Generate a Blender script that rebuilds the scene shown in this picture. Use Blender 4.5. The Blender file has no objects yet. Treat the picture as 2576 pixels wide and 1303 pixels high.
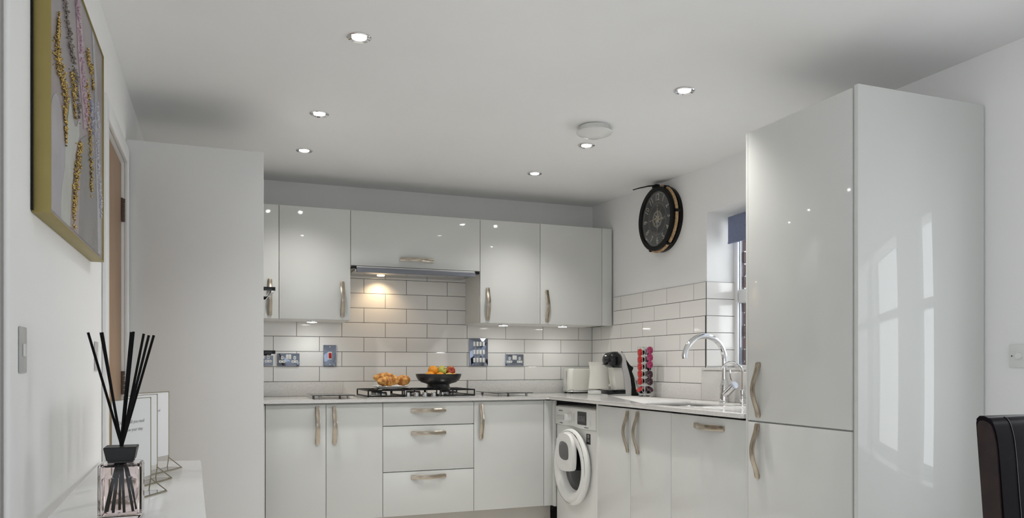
import bpy, bmesh, math, random
from mathutils import Matrix, Vector
random.seed(7)
C = bpy.context.scene.collection
PI = math.pi
V = Vector

# ------------------------------------------------------------------ camera
W_PX, H_PX = 2576, 1303
F_PX, HORIZON, YAW = 1926.26, 920.2, 0.3699
cd = bpy.data.cameras.new('camera'); cam = bpy.data.objects.new('camera', cd); C.objects.link(cam)
cam.location = (0, 0, 1.1135); cam.rotation_euler = (PI/2, 0, -YAW)
cd.sensor_fit = 'HORIZONTAL'; cd.sensor_width = 36; cd.lens = F_PX/W_PX*36
cd.shift_y = (HORIZON-H_PX/2)/W_PX; cd.clip_start = .02
bpy.context.scene.camera = cam

# ------------------------------------------------------------------ world, daylight, exposure
sc = bpy.context.scene
sc.view_settings.view_transform = 'Standard'; sc.view_settings.look = 'None'
sc.view_settings.gamma = 1; sc.view_settings.use_curve_mapping = False
sc.view_settings.exposure = 0.47
wd = bpy.data.worlds.new('world'); sc.world = wd; wd.use_nodes = True
wd.node_tree.nodes['Background'].inputs[0].default_value = (.82, .9, 1, 1)
wd.node_tree.nodes['Background'].inputs[1].default_value = .7

def area(name, loc, rot, sx, sy, power, col=(1, 1, 1)):
    l = bpy.data.lights.new(name, 'AREA'); l.shape = 'RECTANGLE'; l.size = sx; l.size_y = sy
    l.energy = power; l.color = col
    o = bpy.data.objects.new(name, l); o.location = loc; o.rotation_euler = rot; C.objects.link(o); return o
area('daylight_patio', (.4, -3.62, 1.1), (PI/2, 0, 0), 3.6, 2.0, 7, (.98, .99, 1))
area('added_fill_left', (-2.62, -.9, 1.3), (0, -PI/2, 0), 1.9, 3.0, 30, (.98, .99, 1))  # added fill light, set outside an invented window left of the camera
area('daylight_side_window', (3.3, 1.14, 1.25), (0, PI/2, 0), 1.4, 1.4, 14, (.97, .99, 1))
area('daylight_kitchen_window', (3.6, 3.45, 1.75), (0, PI/2, 0), 1.0, 1.1, 17, (.93, .97, 1))

# ------------------------------------------------------------------ materials
def mat(name, col, rough=.5, metal=0, coat=0, noise=.03, nscale=8, bump=0, bscale=60, trans=0, ior=1.45,
        emit=None, estr=0, col2=None, ramp=None, spec=.5, aniso=0, alpha=1):
    m = bpy.data.materials.new(name); m.use_nodes = True; nt = m.node_tree; N = nt.nodes; L = nt.links
    b = N['Principled BSDF']
    b.inputs['Roughness'].default_value = rough; b.inputs['Metallic'].default_value = metal
    b.inputs['Coat Weight'].default_value = coat; b.inputs['Coat Roughness'].default_value = .04
    b.inputs['Transmission Weight'].default_value = trans; b.inputs['IOR'].default_value = ior
    b.inputs['Specular IOR Level'].default_value = spec
    b.inputs['Alpha'].default_value = alpha
    if aniso: b.inputs['Anisotropic'].default_value = aniso
    tc = N.new('ShaderNodeTexCoord'); nz = N.new('ShaderNodeTexNoise'); nz.inputs['Scale'].default_value = nscale
    nz.inputs['Detail'].default_value = 4
    L.new(tc.outputs['Object'], nz.inputs['Vector'])
    cr = N.new('ShaderNodeValToRGB'); L.new(nz.outputs['Fac'], cr.inputs['Fac'])
    c = list(col); c2 = list(col2) if col2 else [max(0, x*(1-noise)) for x in c]
    lo, hi = ramp if ramp else (.35, .65)
    cr.color_ramp.elements[0].position = lo; cr.color_ramp.elements[1].position = hi
    cr.color_ramp.elements[0].color = (*c2, 1); cr.color_ramp.elements[1].color = (*c, 1)
    L.new(cr.outputs['Color'], b.inputs['Base Color'])
    if bump:
        n2 = N.new('ShaderNodeTexNoise'); n2.inputs['Scale'].default_value = bscale; L.new(tc.outputs['Object'], n2.inputs['Vector'])
        bp = N.new('ShaderNodeBump'); bp.inputs['Strength'].default_value = bump; bp.inputs['Distance'].default_value = .002
        L.new(n2.outputs['Fac'], bp.inputs['Height']); L.new(bp.outputs['Normal'], b.inputs['Normal'])
    if emit:
        b.inputs['Emission Color'].default_value = (*emit, 1); b.inputs['Emission Strength'].default_value = estr
    return m

M_wall = mat('wall_paint', (.90, .895, .88), .85, bump=.15, bscale=180, noise=.015, nscale=2)
M_ceil = mat('ceiling_paint', (.91, .91, .90), .9, bump=.1, bscale=160, noise=.015, nscale=2)
M_trim = mat('white_trim_paint', (.84, .84, .83), .35, noise=.01)
M_floor = mat('floor_tile', (.78, .76, .73), .4, noise=.08, nscale=5)
M_gloss = mat('gloss_white_cabinet', (.685, .69, .665), .04, noise=.01, nscale=2, spec=.45)
M_carc = mat('cabinet_carcass', (.78, .78, .75), .35, noise=.01)
M_matte = mat('satin_grey_panel', (.77, .77, .755), .4, noise=.015, nscale=2)
M_quartz = mat('speckled_quartz', (.74, .725, .70), .12, col2=(.52, .50, .48), nscale=320, ramp=(.30, .52), noise=.2)
M_marble = mat('white_marble_top', (.93, .93, .92), .12, col2=(.76, .75, .74), nscale=3.2, ramp=(.30, .42))
M_tile = mat('glazed_white_tile', (.82, .80, .765), .08, noise=.02, nscale=2)
M_grout = mat('dark_grout', (.11, .105, .10), .9)
M_nickel = mat('brushed_nickel', (.50, .44, .36), .27, metal=1, noise=.12, nscale=30)
M_chrome = mat('polished_chrome', (.82, .82, .83), .06, metal=1)
M_steel = mat('stainless_steel', (.62, .62, .61), .22, metal=1, noise=.08, nscale=40)
M_mirror = mat('chrome_plate', (.27, .30, .37), .06, metal=1)
M_reed = mat('black_reed', (.004, .004, .004), .7, spec=.15)
M_black = mat('black_enamel', (.006, .006, .007), .4, spec=.3)
M_gblack = mat('gloss_black_plastic', (.008, .008, .01), .06)
M_wplastic = mat('white_plastic', (.78, .78, .75), .25, noise=.01)
M_greyp = mat('pale_grey_plastic', (.62, .61, .6), .3)
M_glass = mat('clear_glass', (1, 1, 1), .0, trans=1, ior=1.45, noise=0)
M_pglass = mat('pink_tinted_glass', (1, .93, .925), .0, trans=1, ior=1.32, noise=0)
M_liquid = mat('diffuser_liquid', (1, .99, .99), 0, trans=1, ior=1.12, noise=0)
M_oak = mat('oak_veneer', (.34, .215, .125), .5, col2=(.30, .19, .11), nscale=3)
M_blind = mat('blue_grey_fabric', (.21, .24, .36), .9, noise=.1, nscale=80, bump=.3, bscale=300)
M_upvc = mat('white_window_frame', (.82, .82, .82), .3, noise=.01)
M_dframe = mat('dark_exterior_frame', (.02, .035, .07), .35)
M_goldf = mat('brushed_gold_frame', (.34, .27, .09), .45, metal=.35, noise=.06, nscale=20)
M_gold = mat('gold_glitter', (.80, .58, .20), .2, metal=1, col2=(.16, .12, .06), nscale=220, ramp=(.42, .56))
M_dgem = mat('smoky_glass_bead', (.10, .08, .07), .12, metal=.5, col2=(.4, .35, .3), nscale=200)
M_led = mat('lamp_lens', (1, 1, 1), .3, emit=(1, .98, .95), estr=18)
M_plinth = mat('plinth_board', (.52, .49, .44), .3)
M_dark = mat('dark_recess', (.02, .02, .02), .7)
M_leather = mat('dark_brown_leather', (.008, .006, .009), .25, col2=(.003, .002, .004), nscale=12, spec=.1)
M_suede = mat('worn_leather_side', (.028, .014, .013), .55, col2=(.012, .007, .007), nscale=16)
M_paper = mat('white_card', (.8, .8, .8), .6, noise=.01)
M_goldacr = mat('gold_acrylic_edge', (.30, .27, .18), .3, metal=.4)
M_ink = mat('grey_ink', (.2, .2, .21), .6)
M_inkd = mat('black_ink', (.02, .02, .02), .5)
M_rope = mat('jute_rope', (.58, .40, .22), .8, col2=(.36, .23, .12), nscale=90)
M_clk = mat('clock_black', (.004, .004, .004), .4, spec=.25)
M_face = mat('charcoal_clock_face', (.045, .043, .043), .35, noise=.2, nscale=10)
M_cream = mat('cream_print', (.80, .76, .66), .5)
M_brassy = mat('pale_brass', (.55, .46, .25), .3, metal=.8)
M_bowl = mat('dark_pewter_bowl', (.055, .053, .055), .33, metal=.3, col2=(.02, .02, .02), nscale=14, bump=.15, bscale=90)
M_china = mat('white_china', (.8, .8, .8), .1, noise=.01)
M_crust = mat('croissant_crust', (.74, .40, .11), .45, col2=(.36, .12, .02), nscale=30, ramp=(.40, .60), bump=.5, bscale=90)
M_orange = mat('orange_peel', (.85, .33, .02), .4, noise=.15, bump=.3, bscale=160)
M_green = mat('green_apple_skin', (.45, .46, .08), .25, col2=(.62, .22, .05), nscale=14, ramp=(.35, .5))
M_red = mat('red_apple_skin', (.38, .05, .02), .22, col2=(.45, .28, .05), nscale=20, ramp=(.36, .50))
M_lemon = mat('yellow_pear_skin', (.72, .52, .14), .35, noise=.1)
M_stalk = mat('apple_stalk', (.08, .05, .02), .7)
M_rswitch = mat('red_rocker', (.45, .01, .01), .3)
M_cream_pl = mat('cream_gloss_plastic', (.72, .71, .65), .18, noise=.01)
M_smoke = mat('smoked_board_glass', (.05, .05, .05), .06, metal=.3)
M_capred = mat('red_capsule_foil', (.34, .008, .012), .35, col2=(.50, .06, .05), nscale=90, ramp=(.4, .6))
M_cappink = mat('magenta_capsule_foil', (.34, .008, .09), .35, col2=(.50, .08, .18), nscale=90, ramp=(.4, .6))
M_capdark = mat('plum_capsule_foil', (.035, .010, .02), .35, col2=(.30, .18, .2), nscale=90, ramp=(.36, .44))
M_brick = bpy.data.materials.new('red_brick'); M_brick.use_nodes = True
_n = M_brick.node_tree; _b = _n.nodes.new('ShaderNodeTexBrick'); _t = _n.nodes.new('ShaderNodeTexCoord'); _m = _n.nodes.new('ShaderNodeMapping')
_m.inputs['Rotation'].default_value = (PI/2, 0, PI/2)
_b.inputs['Color1'].default_value = (.06, .016, .012, 1); _b.inputs['Color2'].default_value = (.035, .012, .012, 1)
_b.inputs['Mortar'].default_value = (.22, .18, .15, 1); _b.inputs['Scale'].default_value = 4.5
_n.links.new(_t.outputs['Object'], _m.inputs['Vector']); _n.links.new(_m.outputs[0], _b.inputs['Vector'])
_n.links.new(_b.outputs['Color'], _n.nodes['Principled BSDF'].inputs['Base Color'])

# ------------------------------------------------------------------ helpers
ORG = {}
class MB:
    def __init__(s, M=None): s.bm = bmesh.new(); s.M = M or Matrix()
    def v(s, x, y, z): return s.bm.verts.new(s.M @ V((x, y, z)))
    def box(s, x0, x1, y0, y1, z0, z1, bev=0, seg=2):
        p = [s.v(x, y, z) for x in (x0, x1) for y in (y0, y1) for z in (z0, z1)]
        fs = [s.bm.faces.new([p[i] for i in f]) for f in ((0,1,3,2),(4,6,7,5),(0,4,5,1),(2,3,7,6),(0,2,6,4),(1,5,7,3))]
        if bev:
            es = list({e for f in fs for e in f.edges})
            bmesh.ops.bevel(s.bm, geom=es, offset=bev, segments=seg, profile=.5, affect='EDGES')
        return s
    def prism(s, pts, d0, d1, bev=0):
        """polygon in local (x, y), extruded along local z"""
        a = [s.v(x, y, d0) for x, y in pts]; b = [s.v(x, y, d1) for x, y in pts]; n = len(pts)
        fs = [s.bm.faces.new(a[::-1]), s.bm.faces.new(b)]
        for i in range(n): s.bm.faces.new([a[i], a[(i+1) % n], b[(i+1) % n], b[i]])
        if bev:
            es = list({e for f in fs for e in f.edges})
            bmesh.ops.bevel(s.bm, geom=es, offset=bev, segments=2, profile=.5, affect='EDGES')
        return s
    def lathe(s, prof, c=(0, 0, 0), n=32, axis=None):
        A = axis or Matrix(); c = V(c); rings = []
        for r, z in prof:
            if r <= 1e-6: rings.append([s.bm.verts.new(s.M @ (c + A @ V((0, 0, z))))])
            else: rings.append([s.bm.verts.new(s.M @ (c + A @ V((r*math.cos(2*PI*i/n), r*math.sin(2*PI*i/n), z)))) for i in range(n)])
        for a, b in zip(rings, rings[1:]):
            for i in range(n):
                j = (i+1) % n
                if len(a) == 1 and len(b) == 1: continue
                if len(a) == 1: s.bm.faces.new([a[0], b[j], b[i]])
                elif len(b) == 1: s.bm.faces.new([a[i], a[j], b[0]])
                else: s.bm.faces.new([a[i], a[j], b[j], b[i]])
        return s
    def tube(s, pts, r, n=10, closed=False):
        pts = [V(p) for p in pts]; k = len(pts); rings = []
        rr = r if isinstance(r, (list, tuple)) else [r]*k
        up = None
        for i, p in enumerate(pts):
            if closed: t = (pts[(i+1) % k]-pts[i-1]).normalized()
            else: t = (pts[min(i+1, k-1)]-pts[max(i-1, 0)]).normalized()
            if up is None: up = t.orthogonal().normalized()
            up = (up - t*up.dot(t)).normalized() if (up - t*up.dot(t)).length > 1e-6 else t.orthogonal().normalized()
            w = t.cross(up)
            rings.append([s.bm.verts.new(s.M @ (p + (up*math.cos(2*PI*j/n)+w*math.sin(2*PI*j/n))*rr[i])) for j in range(n)])
        m = k if closed else k-1
        for i in range(m):
            a, b = rings[i], rings[(i+1) % k]
            for j in range(n): s.bm.faces.new([a[j], a[(j+1) % n], b[(j+1) % n], b[j]])
        if not closed: s.bm.faces.new(rings[0][::-1]); s.bm.faces.new(rings[-1])
        return s
    def text(s, string, size, x, y, d, rot=0, thick=.0004, shear=0, sx=1):
        cu = bpy.data.curves.new('t', 'FONT'); cu.body = string; cu.size = size; cu.extrude = thick; cu.shear = shear
        cu.align_x = 'CENTER'; cu.align_y = 'CENTER'; cu.resolution_u = 3
        o = bpy.data.objects.new('t', cu); C.objects.link(o)
        dg = bpy.context.evaluated_depsgraph_get(); me = bpy.data.meshes.new_from_object(o.evaluated_get(dg))
        T = s.M @ Matrix.Translation((x, y, d)) @ Matrix.Rotation(rot, 4, 'Z') @ Matrix.Scale(sx, 4, (1, 0, 0))
        me.transform(T); s.bm.from_mesh(me)
        bpy.data.objects.remove(o); bpy.data.curves.remove(cu); bpy.data.meshes.remove(me)
        return s
    def build(s, name, m, parent=None, smooth=35, fix=True):
        me = bpy.data.meshes.new(name)
        if fix: bmesh.ops.recalc_face_normals(s.bm, faces=s.bm.faces)
        s.bm.to_mesh(me); s.bm.free()
        if smooth:
            me.shade_smooth(); me.set_sharp_from_angle(angle=math.radians(smooth))
        me.materials.append(m)
        o = bpy.data.objects.new(name, me); C.objects.link(o)
        if parent:
            off = ORG.get(parent.name, V((0, 0, 0))); me.transform(Matrix.Translation(-off))
            o.parent = parent; ORG[o.name] = off
        else:
            xs = [v.co for v in me.vertices]
            lo = V([min(c[i] for c in xs) for i in range(3)]); hi = V([max(c[i] for c in xs) for i in range(3)])
            off = V(((lo.x+hi.x)/2, (lo.y+hi.y)/2, lo.z)); me.transform(Matrix.Translation(-off)); o.location = off
            ORG[o.name] = off
        return o

def tag(o, label, cat, group=None, kind=None):
    o['label'] = label; o['category'] = cat
    if group: o['group'] = group
    if kind: o['kind'] = kind
    return o
def thing(name, label, cat, loc=(0, 0, 0), group=None):
    o = bpy.data.objects.new(name, None); C.objects.link(o); o.location = loc; o.empty_display_size = .05
    ORG[o.name] = V(loc); return tag(o, label, cat, group)
def struct(o, label=None):
    o['kind'] = 'structure'
    if label: o['label'] = label
    return o
def frame(face, p):
    """local (right, up, outward) of something on a surface facing -Y, -X or +X"""
    cols = {'-Y': ((1, 0, 0), (0, 0, 1), (0, -1, 0)), '-X': ((0, -1, 0), (0, 0, 1), (-1, 0, 0)), '+X': ((0, 1, 0), (0, 0, 1), (1, 0, 0))}[face]
    R = Matrix.Identity(4)
    for j, c in enumerate(cols):
        for i in range(3): R[i][j] = c[i]
    return Matrix.Translation(p) @ R
def copy_tree(o, parent=None):
    c = o.copy(); C.objects.link(c); c.parent = parent
    for ch in list(o.children): copy_tree(ch, c)
    return c
def circle_pts(r, n=48, c=(0, 0), a0=0, a1=2*PI):
    return [(c[0]+r*math.cos(a0+(a1-a0)*i/n), c[1]+r*math.sin(a0+(a1-a0)*i/n)) for i in range(n)]
def rrect(u0, u1, v0, v1, r, n=4):
    out = []
    for cx, cy, a in ((u1-r, v1-r, 0), (u0+r, v1-r, PI/2), (u0+r, v0+r, PI), (u1-r, v0+r, 3*PI/2)):
        for i in range(n+1): out.append((cx+r*math.cos(a+PI/2*i/n), cy+r*math.sin(a+PI/2*i/n)))
    return out

# ------------------------------------------------------------------ room shell
XL, XR, YB = -.37, 2.779, 5.408
def ceil_z(x, y):
    fx = min(1, max(0, (x-1.6)/1.17)); fy = min(1, max(0, (5.4-y)/1.5))
    return 2.366-.043*fx*fx*(3-2*fx)*fy*fy*(3-2*fy)
mb = MB(); nx, ny = 40, 60; g = []
for i in range(nx+1):
    g.append([])
    for j in range(ny+1):
        x = -2.4+5.5*i/nx; y = -3.5+9.2*j/ny; g[i].append((x, y, ceil_z(x, y)))
bot = [[mb.v(*p) for p in r] for r in g]; top = [[mb.v(p[0], p[1], p[2]+.1) for p in r] for r in g]
for i in range(nx):
    for j in range(ny):
        mb.bm.faces.new([bot[i][j], bot[i][j+1], bot[i+1][j+1], bot[i+1][j]])
        mb.bm.faces.new([top[i][j], top[i+1][j], top[i+1][j+1], top[i][j+1]])
for i in range(nx):
    for j in (0, ny): mb.bm.faces.new([bot[i][j], bot[i+1][j], top[i+1][j], top[i][j]])
for j in range(ny):
    for i in (0, nx): mb.bm.faces.new([bot[i][j], bot[i][j+1], top[i][j+1], top[i][j]])
struct(mb.build('ceiling', M_ceil))
struct(MB().box(-2.4, 3.08, -3.5, 5.7, -.1, 0).build('floor', M_floor))
struct(MB().box(XL-.15, 3.08, YB, YB+.2, 0, 2.45).build('wall_back', M_wall))
mb = MB()
W1 = (2.74, 3.90, 1.085, 2.046); W2 = (.45, 1.90, .52, 1.86)
for y0, y1, z0, z1 in ((W1[1], YB, 0, 2.45), (W1[0], W1[1], 0, W1[2]), (W1[0], W1[1], W1[3], 2.45),
                       (W2[1], W1[0], 0, 2.45), (W2[0], W2[1], 0, W2[2]), (W2[0], W2[1], W2[3], 2.45), (-3.4, W2[0], 0, 2.45)):
    mb.box(XR, 3.06, y0, y1, z0, z1)
struct(mb.build('wall_right', M_wall))
DY0, DY1, DZ = 3.09, 3.725, 2.0
mb = MB()
mb.prism([(XL-.12, DY0), (XL-.12, 1.725), (XL-.012, 1.725), (XL-.0055, 1.7265), (XL-.0015, 1.7305), (XL, 1.737), (XL, DY0)], 0, 2.45); mb.box(XL-.12, XL, DY1, YB, 0, 2.45); mb.box(XL-.12, XL, DY0, DY1, DZ, 2.45)
struct(mb.build('wall_left', M_wall))
struct(MB().box(XL-.118, XL-.008, 1.705, 1.7245, 0, 2.36, bev=.004).build('shade_strip', mat('wall_end_shade', (.30, .29, .275), .6)))  # added strip; its dark colour stands in for shade on the wall end
struct(MB().box(-2.3, XL-.12, 1.9, 2.0, 0, 2.45).build('wall_return', M_wall))
mb = MB(); mb.box(-2.4, -2.3, -3.4, -2.4, 0, 2.45); mb.box(-2.4, -2.3, .6, 2.0, 0, 2.45); mb.box(-2.4, -2.3, -2.4, .6, 0, .35); mb.box(-2.4, -2.3, -2.4, .6, 2.2, 2.45)
struct(mb.build('wall_far_left', M_wall))
mb = MB()
for y in (-2.4, -1.42, -.44, .54): mb.box(-2.38, -2.33, y, y+.06, .35, 2.2)
for z in (.35, 2.14): mb.box(-2.378, -2.332, -2.399, .599, z+.001, z+.059)
struct(mb.build('added_window', M_upvc))  # unseen window, added with its opening to let the left fill light in
mb = MB()
mb.box(-2.3, -1.4, -3.5, -3.4, 0, 2.45); mb.box(2.2, XR, -3.5, -3.4, 0, 2.45); mb.box(-1.4, 2.2, -3.5, -3.4, 2.1, 2.45)
struct(mb.build('wall_rear', M_wall))
# patio opening behind the camera
w3 = MB()
for x in (-1.4, -.22, .98, 2.14): w3.box(x, x+.06, -3.48, -3.42, 0, 2.1)
w3.box(-1.4, 2.2, -3.478, -3.422, .001, .07); w3.box(-1.4, 2.2, -3.478, -3.422, 2.03, 2.099)
struct(w3.build('window_3', M_upvc))
# side window just outside the frame on the right
w2 = MB()
for y, d in ((W2[0], .05), (1.02, .05), (1.53, .24), (W2[1]-.012, .012)): w2.box(2.80, 2.85, y, y+d, W2[2], W2[3])
for z in (W2[2], 1.38, W2[3]-.05): w2.box(2.802, 2.848, W2[0]+.001, W2[1]-.001, z+.001, z+.049)
struct(w2.build('window_2', M_upvc))
# kitchen window, deep white reveal
fx = 2.985
w = MB()
w.box(fx-.01, fx+.010, W1[1]-.032, W1[1], W1[2], W1[3], bev=.003); w.box(fx, fx+.045, W1[0], W1[0]+.055, W1[2], W1[3], bev=.004)
w.box(fx, fx+.045, W1[0], W1[1], 1.085, 1.118, bev=.003); w.box(fx, fx+.045, W1[0], W1[1], W1[3]-.06, W1[3], bev=.003)
w.box(fx-.006, fx+.045, W1[0]+.04, W1[1]-.04, 1.497, 1.578, bev=.006)
win = struct(w.build('window_1', M_upvc))
w = MB()
w.box(fx+.011, fx+.034, W1[1]-.033, W1[1]-.001, 1.09, 2.04); w.box(fx+.046, fx+.07, W1[0]+.01, W1[0]+.065, 1.09, 2.04)
w.box(fx+.046, fx+.07, W1[0], W1[1], 1.085, 1.115)
w.build('exterior_frame', M_dframe, win)
MB().box(fx+.014, fx+.020, W1[0]+.05, W1[1]-.035, 1.119, 1.496).build('window_pane', M_glass, win)
MB().box(fx+.014, fx+.020, W1[0]+.05, W1[1]-.035, 1.579, 1.985).build('window_pane', M_glass, win)
w = MB(); w.tube([(fx+.028, 3.842, 1.90), (fx+.034, 3.80, 1.78), (fx+.028, 3.842, 1.66)], .005, 6)
w.build('friction_stay', M_black, win)
# outside: brick jamb and neighbour's brick wall
mb = MB()
for k in range(14):
    z = 1.07+.075*k; mb.box(3.021, 3.050 if k % 2 else 3.044, 3.858 if k % 2 else 3.866, 3.899, z, z+.065)
mb.box(3.021, 3.034, 3.870, 3.899, 1.09, 2.04)
struct(mb.build('trim_3', mat('dark_brick_jamb', (.05, .014, .011), .9, col2=(.02, .01, .01), nscale=30)))
struct(MB().box(4.9, 5.1, 5.6, 9.5, 0, 1.65).build('wall_garden', M_brick))

# door in the left wall
mb = MB()
mb.box(XL-.13, XL-.02, DY0-.02, DY0+.006, 0, DZ); mb.box(XL-.13, XL-.02, DY1-.006, DY1+.02, 0, DZ); mb.box(XL-.13, XL-.02, DY0-.02, DY1+.02, DZ-.006, DZ+.02)
for y0, y1, z0, z1 in ((DY0-.075, DY0-.002, 0, DZ+.072), (DY1+.002, DY1+.052, 0, DZ+.072), (DY0-.0015, DY1+.0015, DZ, DZ+.072)):
    mb.box(XL+.0005, XL+.016, y0, y1, z0, z1, bev=.004)
fr = struct(mb.build('door_1', M_trim))
MB().box(XL-.05, XL-.01, DY0+.009, DY1-.009, .01, DZ-.009, bev=.002).build('door_leaf', M_oak, fr)
for z in (1.79, 1.04, .25):
    mb = MB(); mb.box(XL-.012, XL-.002, DY1-.03, DY1-.004, z-.05, z+.05)
    for k in range(5): mb.lathe([(.0, 0), (.007, 0), (.007, .018), (0, .018)], (XL-.002, DY1-.008, z-.05+.0205*k), 10)
    mb.build('hinge', mat('bronze_hinge', (.10, .07, .055), .4, metal=.6), fr)
mb = MB(); mb.lathe([(0, 0), (.026, 0), (.026, .008), (0, .008)], (XL-.01, DY0+.06, .965), 20, Matrix.Rotation(PI/2, 4, 'Y'))
mb.tube([(XL, DY0+.06, .965), (XL+.045, DY0+.06, .965), (XL+.05, DY0+.075, .965), (XL+.05, DY0+.17, .965)], .009, 10)
mb.build('door_handle', M_chrome, fr)
struct(MB().box(XL+.001, XL+.016, 1.75, DY0-.08, 0, .12, bev=.004).build('baseboard_left', M_trim))
struct(MB().box(XR-.016, XR-.001, -3.3, 2.09, 0, .12, bev=.004).build('baseboard_right', M_trim))

# ------------------------------------------------------------------ metro tiles
TZ, TP, TQ = 1.7265, .103, .305
def add_tiles(mb, u0, u1, z0, z1, phase, even_shift, gap=.0032, TQ=.305):
    """tiles in local (u right, v up, d out) of mb.M"""
    mb.box(u0, u1, z0, z1, 0, .0062)
    l = int(math.floor((TZ-z1)/TP))-1
    while TZ-l*TP > z0:
        a, b = max(z0, TZ-(l+1)*TP+gap/2), min(z1, TZ-l*TP-gap/2)
        if b-a > .008:
            ph = phase+(0 if (l % 2 == 0) == (even_shift == 0) else TQ/2)
            k = int(math.floor((u0-ph)/TQ))-1
            while ph+k*TQ < u1:
                c, d = max(u0, ph+k*TQ+gap/2), min(u1, ph+(k+1)*TQ-gap/2)
                if d-c > .006:
                    e = .0012
                    o = [mb.v(x, y, .0064) for x, y in ((c, a), (d, a), (d, b), (c, b))]
                    m = [mb.v(x, y, .0074) for x, y in ((c, a), (d, a), (d, b), (c, b))]
                    i = [mb.v(x, y, .008) for x, y in ((c+e, a+e), (d-e, a+e), (d-e, b-e), (c+e, b-e))]
                    fs = [mb.bm.faces.new(i)]
                    for q in range(4):
                        fs.append(mb.bm.faces.new([m[q], m[(q+1) % 4], i[(q+1) % 4], i[q]]))
                        fs.append(mb.bm.faces.new([o[q], o[(q+1) % 4], m[(q+1) % 4], m[q]]))
                    for f in fs: f.material_index = 1
                k += 1
        l += 1
zl = lambda n: TZ-n*TP
mb = MB(frame('-Y', (0, YB, 0)))
add_tiles(mb, XL+.02, 2.770, zl(7), zl(3), .9756, 0)
add_tiles(mb, .829, 1.738, .9065, zl(7), .9756, 0)
add_tiles(mb, .829, 1.738, zl(3), 1.80, .9756, 0)
o = struct(mb.build('trim_1', M_grout, smooth=20)); o.data.materials.append(M_tile)
mb = MB(frame('-X', (XR, 0, 0)))
add_tiles(mb, -5.398, -3.908, zl(7), zl(3), -4.9414+TQ/2, 0)
add_tiles(mb, -5.055, -3.901, zl(3), zl(1), -4.9414+TQ/2, 0)
o = struct(mb.build('trim_2', M_grout, smooth=20)); o.data.materials.append(M_tile)
mb = MB(frame('-Y', (0, 3.8995, 0)))
add_tiles(mb, 2.772, fx-.002, 1.112, zl(1), 0, 0, TQ=4.2)
o = struct(mb.build('trim_4', M_grout, smooth=20)); o.data.materials.append(M_tile)

# ------------------------------------------------------------------ cabinets
def handle(M, parent, u, v, vertical, L=.232, w=.027):
    """bowed strip handle on a door face"""
    n = 28; out, inn = [], []
    for i in range(n+1):
        s = -1+2*i/n; a = abs(s)
        if a > .80: d = .007+.004*(1-(a-.8)/.2)
        else:
            t = 1-a/.80; d = .011+.024*math.sin(t*PI/2)**1.3
        out.append((s*L/2, d))
        inn.append((s*L/2, 0.0004 if a > .84 else d-.0055))
    mb = MB(M @ Matrix.Translation((u, v, 0)) @ (Matrix.Rotation(PI/2, 4, 'Z') if vertical else Matrix()))
    rows = []
    for (s, d), (s2, d2) in zip(out, inn):
        e = .003 if abs(s) > L/2*.97 else 0
        rows.append([mb.v(s, -w/2+e, d2), mb.v(s, w/2-e, d2), mb.v(s, w/2-e, d-.001), mb.v(s, w/2-.0015-e, d), mb.v(s, -w/2+.0015+e, d), mb.v(s, -w/2+e, d-.001)])
    for a, b in zip(rows, rows[1:]):
        for j in range(6): mb.bm.faces.new([a[j], a[(j+1) % 6], b[(j+1) % 6], b[j]])
    mb.bm.faces.new(rows[0]); mb.bm.faces.new(rows[-1][::-1])
    return mb.build('handle', M_nickel, parent, smooth=40)
def door(M, parent, u0, u1, v0, v1, hnd=None, name='door', m=None):
    mb = MB(M); mb.box(u0+.0016, u1-.0016, v0+.0016, v1-.0016, 0, .018, bev=.0012)
    d = mb.build(name, m or M_gloss, parent)
    if hnd: handle(M @ Matrix.Translation((0, 0, .0185)), d, hnd[0], hnd[1], hnd[2])
    return d

YF, YU, XF = 4.79, 5.06, 2.14
ZB0, ZB1 = .158, .877
MBk = frame('-Y', (0, YF+.018, 0)); MUp = frame('-Y', (0, YU+.018, 0)); MRt = frame('-X', (XF+.018, 0, 0))
def carcass(parent, x0, x1, y0, y1, z0, z1, name='carcass', m=None):
    return MB().box(x0, x1, y0, y1, z0, z1).build(name, m or M_carc, parent)
g_base = 'base cabinets on the back wall'
t = thing('base_cabinet', 'white gloss double door base cabinet under the left glass board', 'cabinet', (.63, 5.1, 0), g_base)
carcass(t, .282, .984, YF+.02, YB-.01, ZB0, .884)
door(MBk, t, .279, .634, ZB0, ZB1, (.582, .748, True)); door(MBk, t, .634, .985, ZB0, ZB1, (.684, .747, True))
t = thing('drawer_unit', 'white gloss three drawer unit below the gas hob', 'drawer unit', (1.28, 5.1, 0), g_base)
carcass(t, .987, 1.586, YF+.02, YB-.01, ZB0, .884)
for z0, z1, hz in ((.733, ZB1, .829), (.441, .731, .684), (ZB0, .439, .402)):
    door(MBk, t, .985, 1.588, z0, z1, (1.281, hz, False), 'drawer')
t = thing('base_cabinet', 'white gloss single door corner cabinet left of the washing machine', 'cabinet', (1.84, 5.1, 0), g_base)
carcass(t, 1.59, 2.12, YF+.02, YB-.01, ZB0, .884)
door(MBk, t, 1.588, 2.090, ZB0, ZB1, (1.637, .746, True))
MB().box(2.092, 2.168, YF, YF+.018, ZB0, ZB1, bev=.001).build('corner_post', M_gloss, t)
MB().box(2.150, 2.168, 4.750, YF-.001, ZB0, ZB1, bev=.001).build('corner_return', M_gloss, t)
t = thing('base_cabinet', 'plain white end of base cabinet beside the tall oven housing', 'cabinet', (-.04, 5.1, 0), g_base)
carcass(t, XL+.01, .275, YF+.02, YB-.01, ZB0, .884)
MB().box(XL+.01, .277, YF, YF+.018, ZB0, ZB1, bev=.001).build('filler_panel', M_gloss, t)
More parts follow.
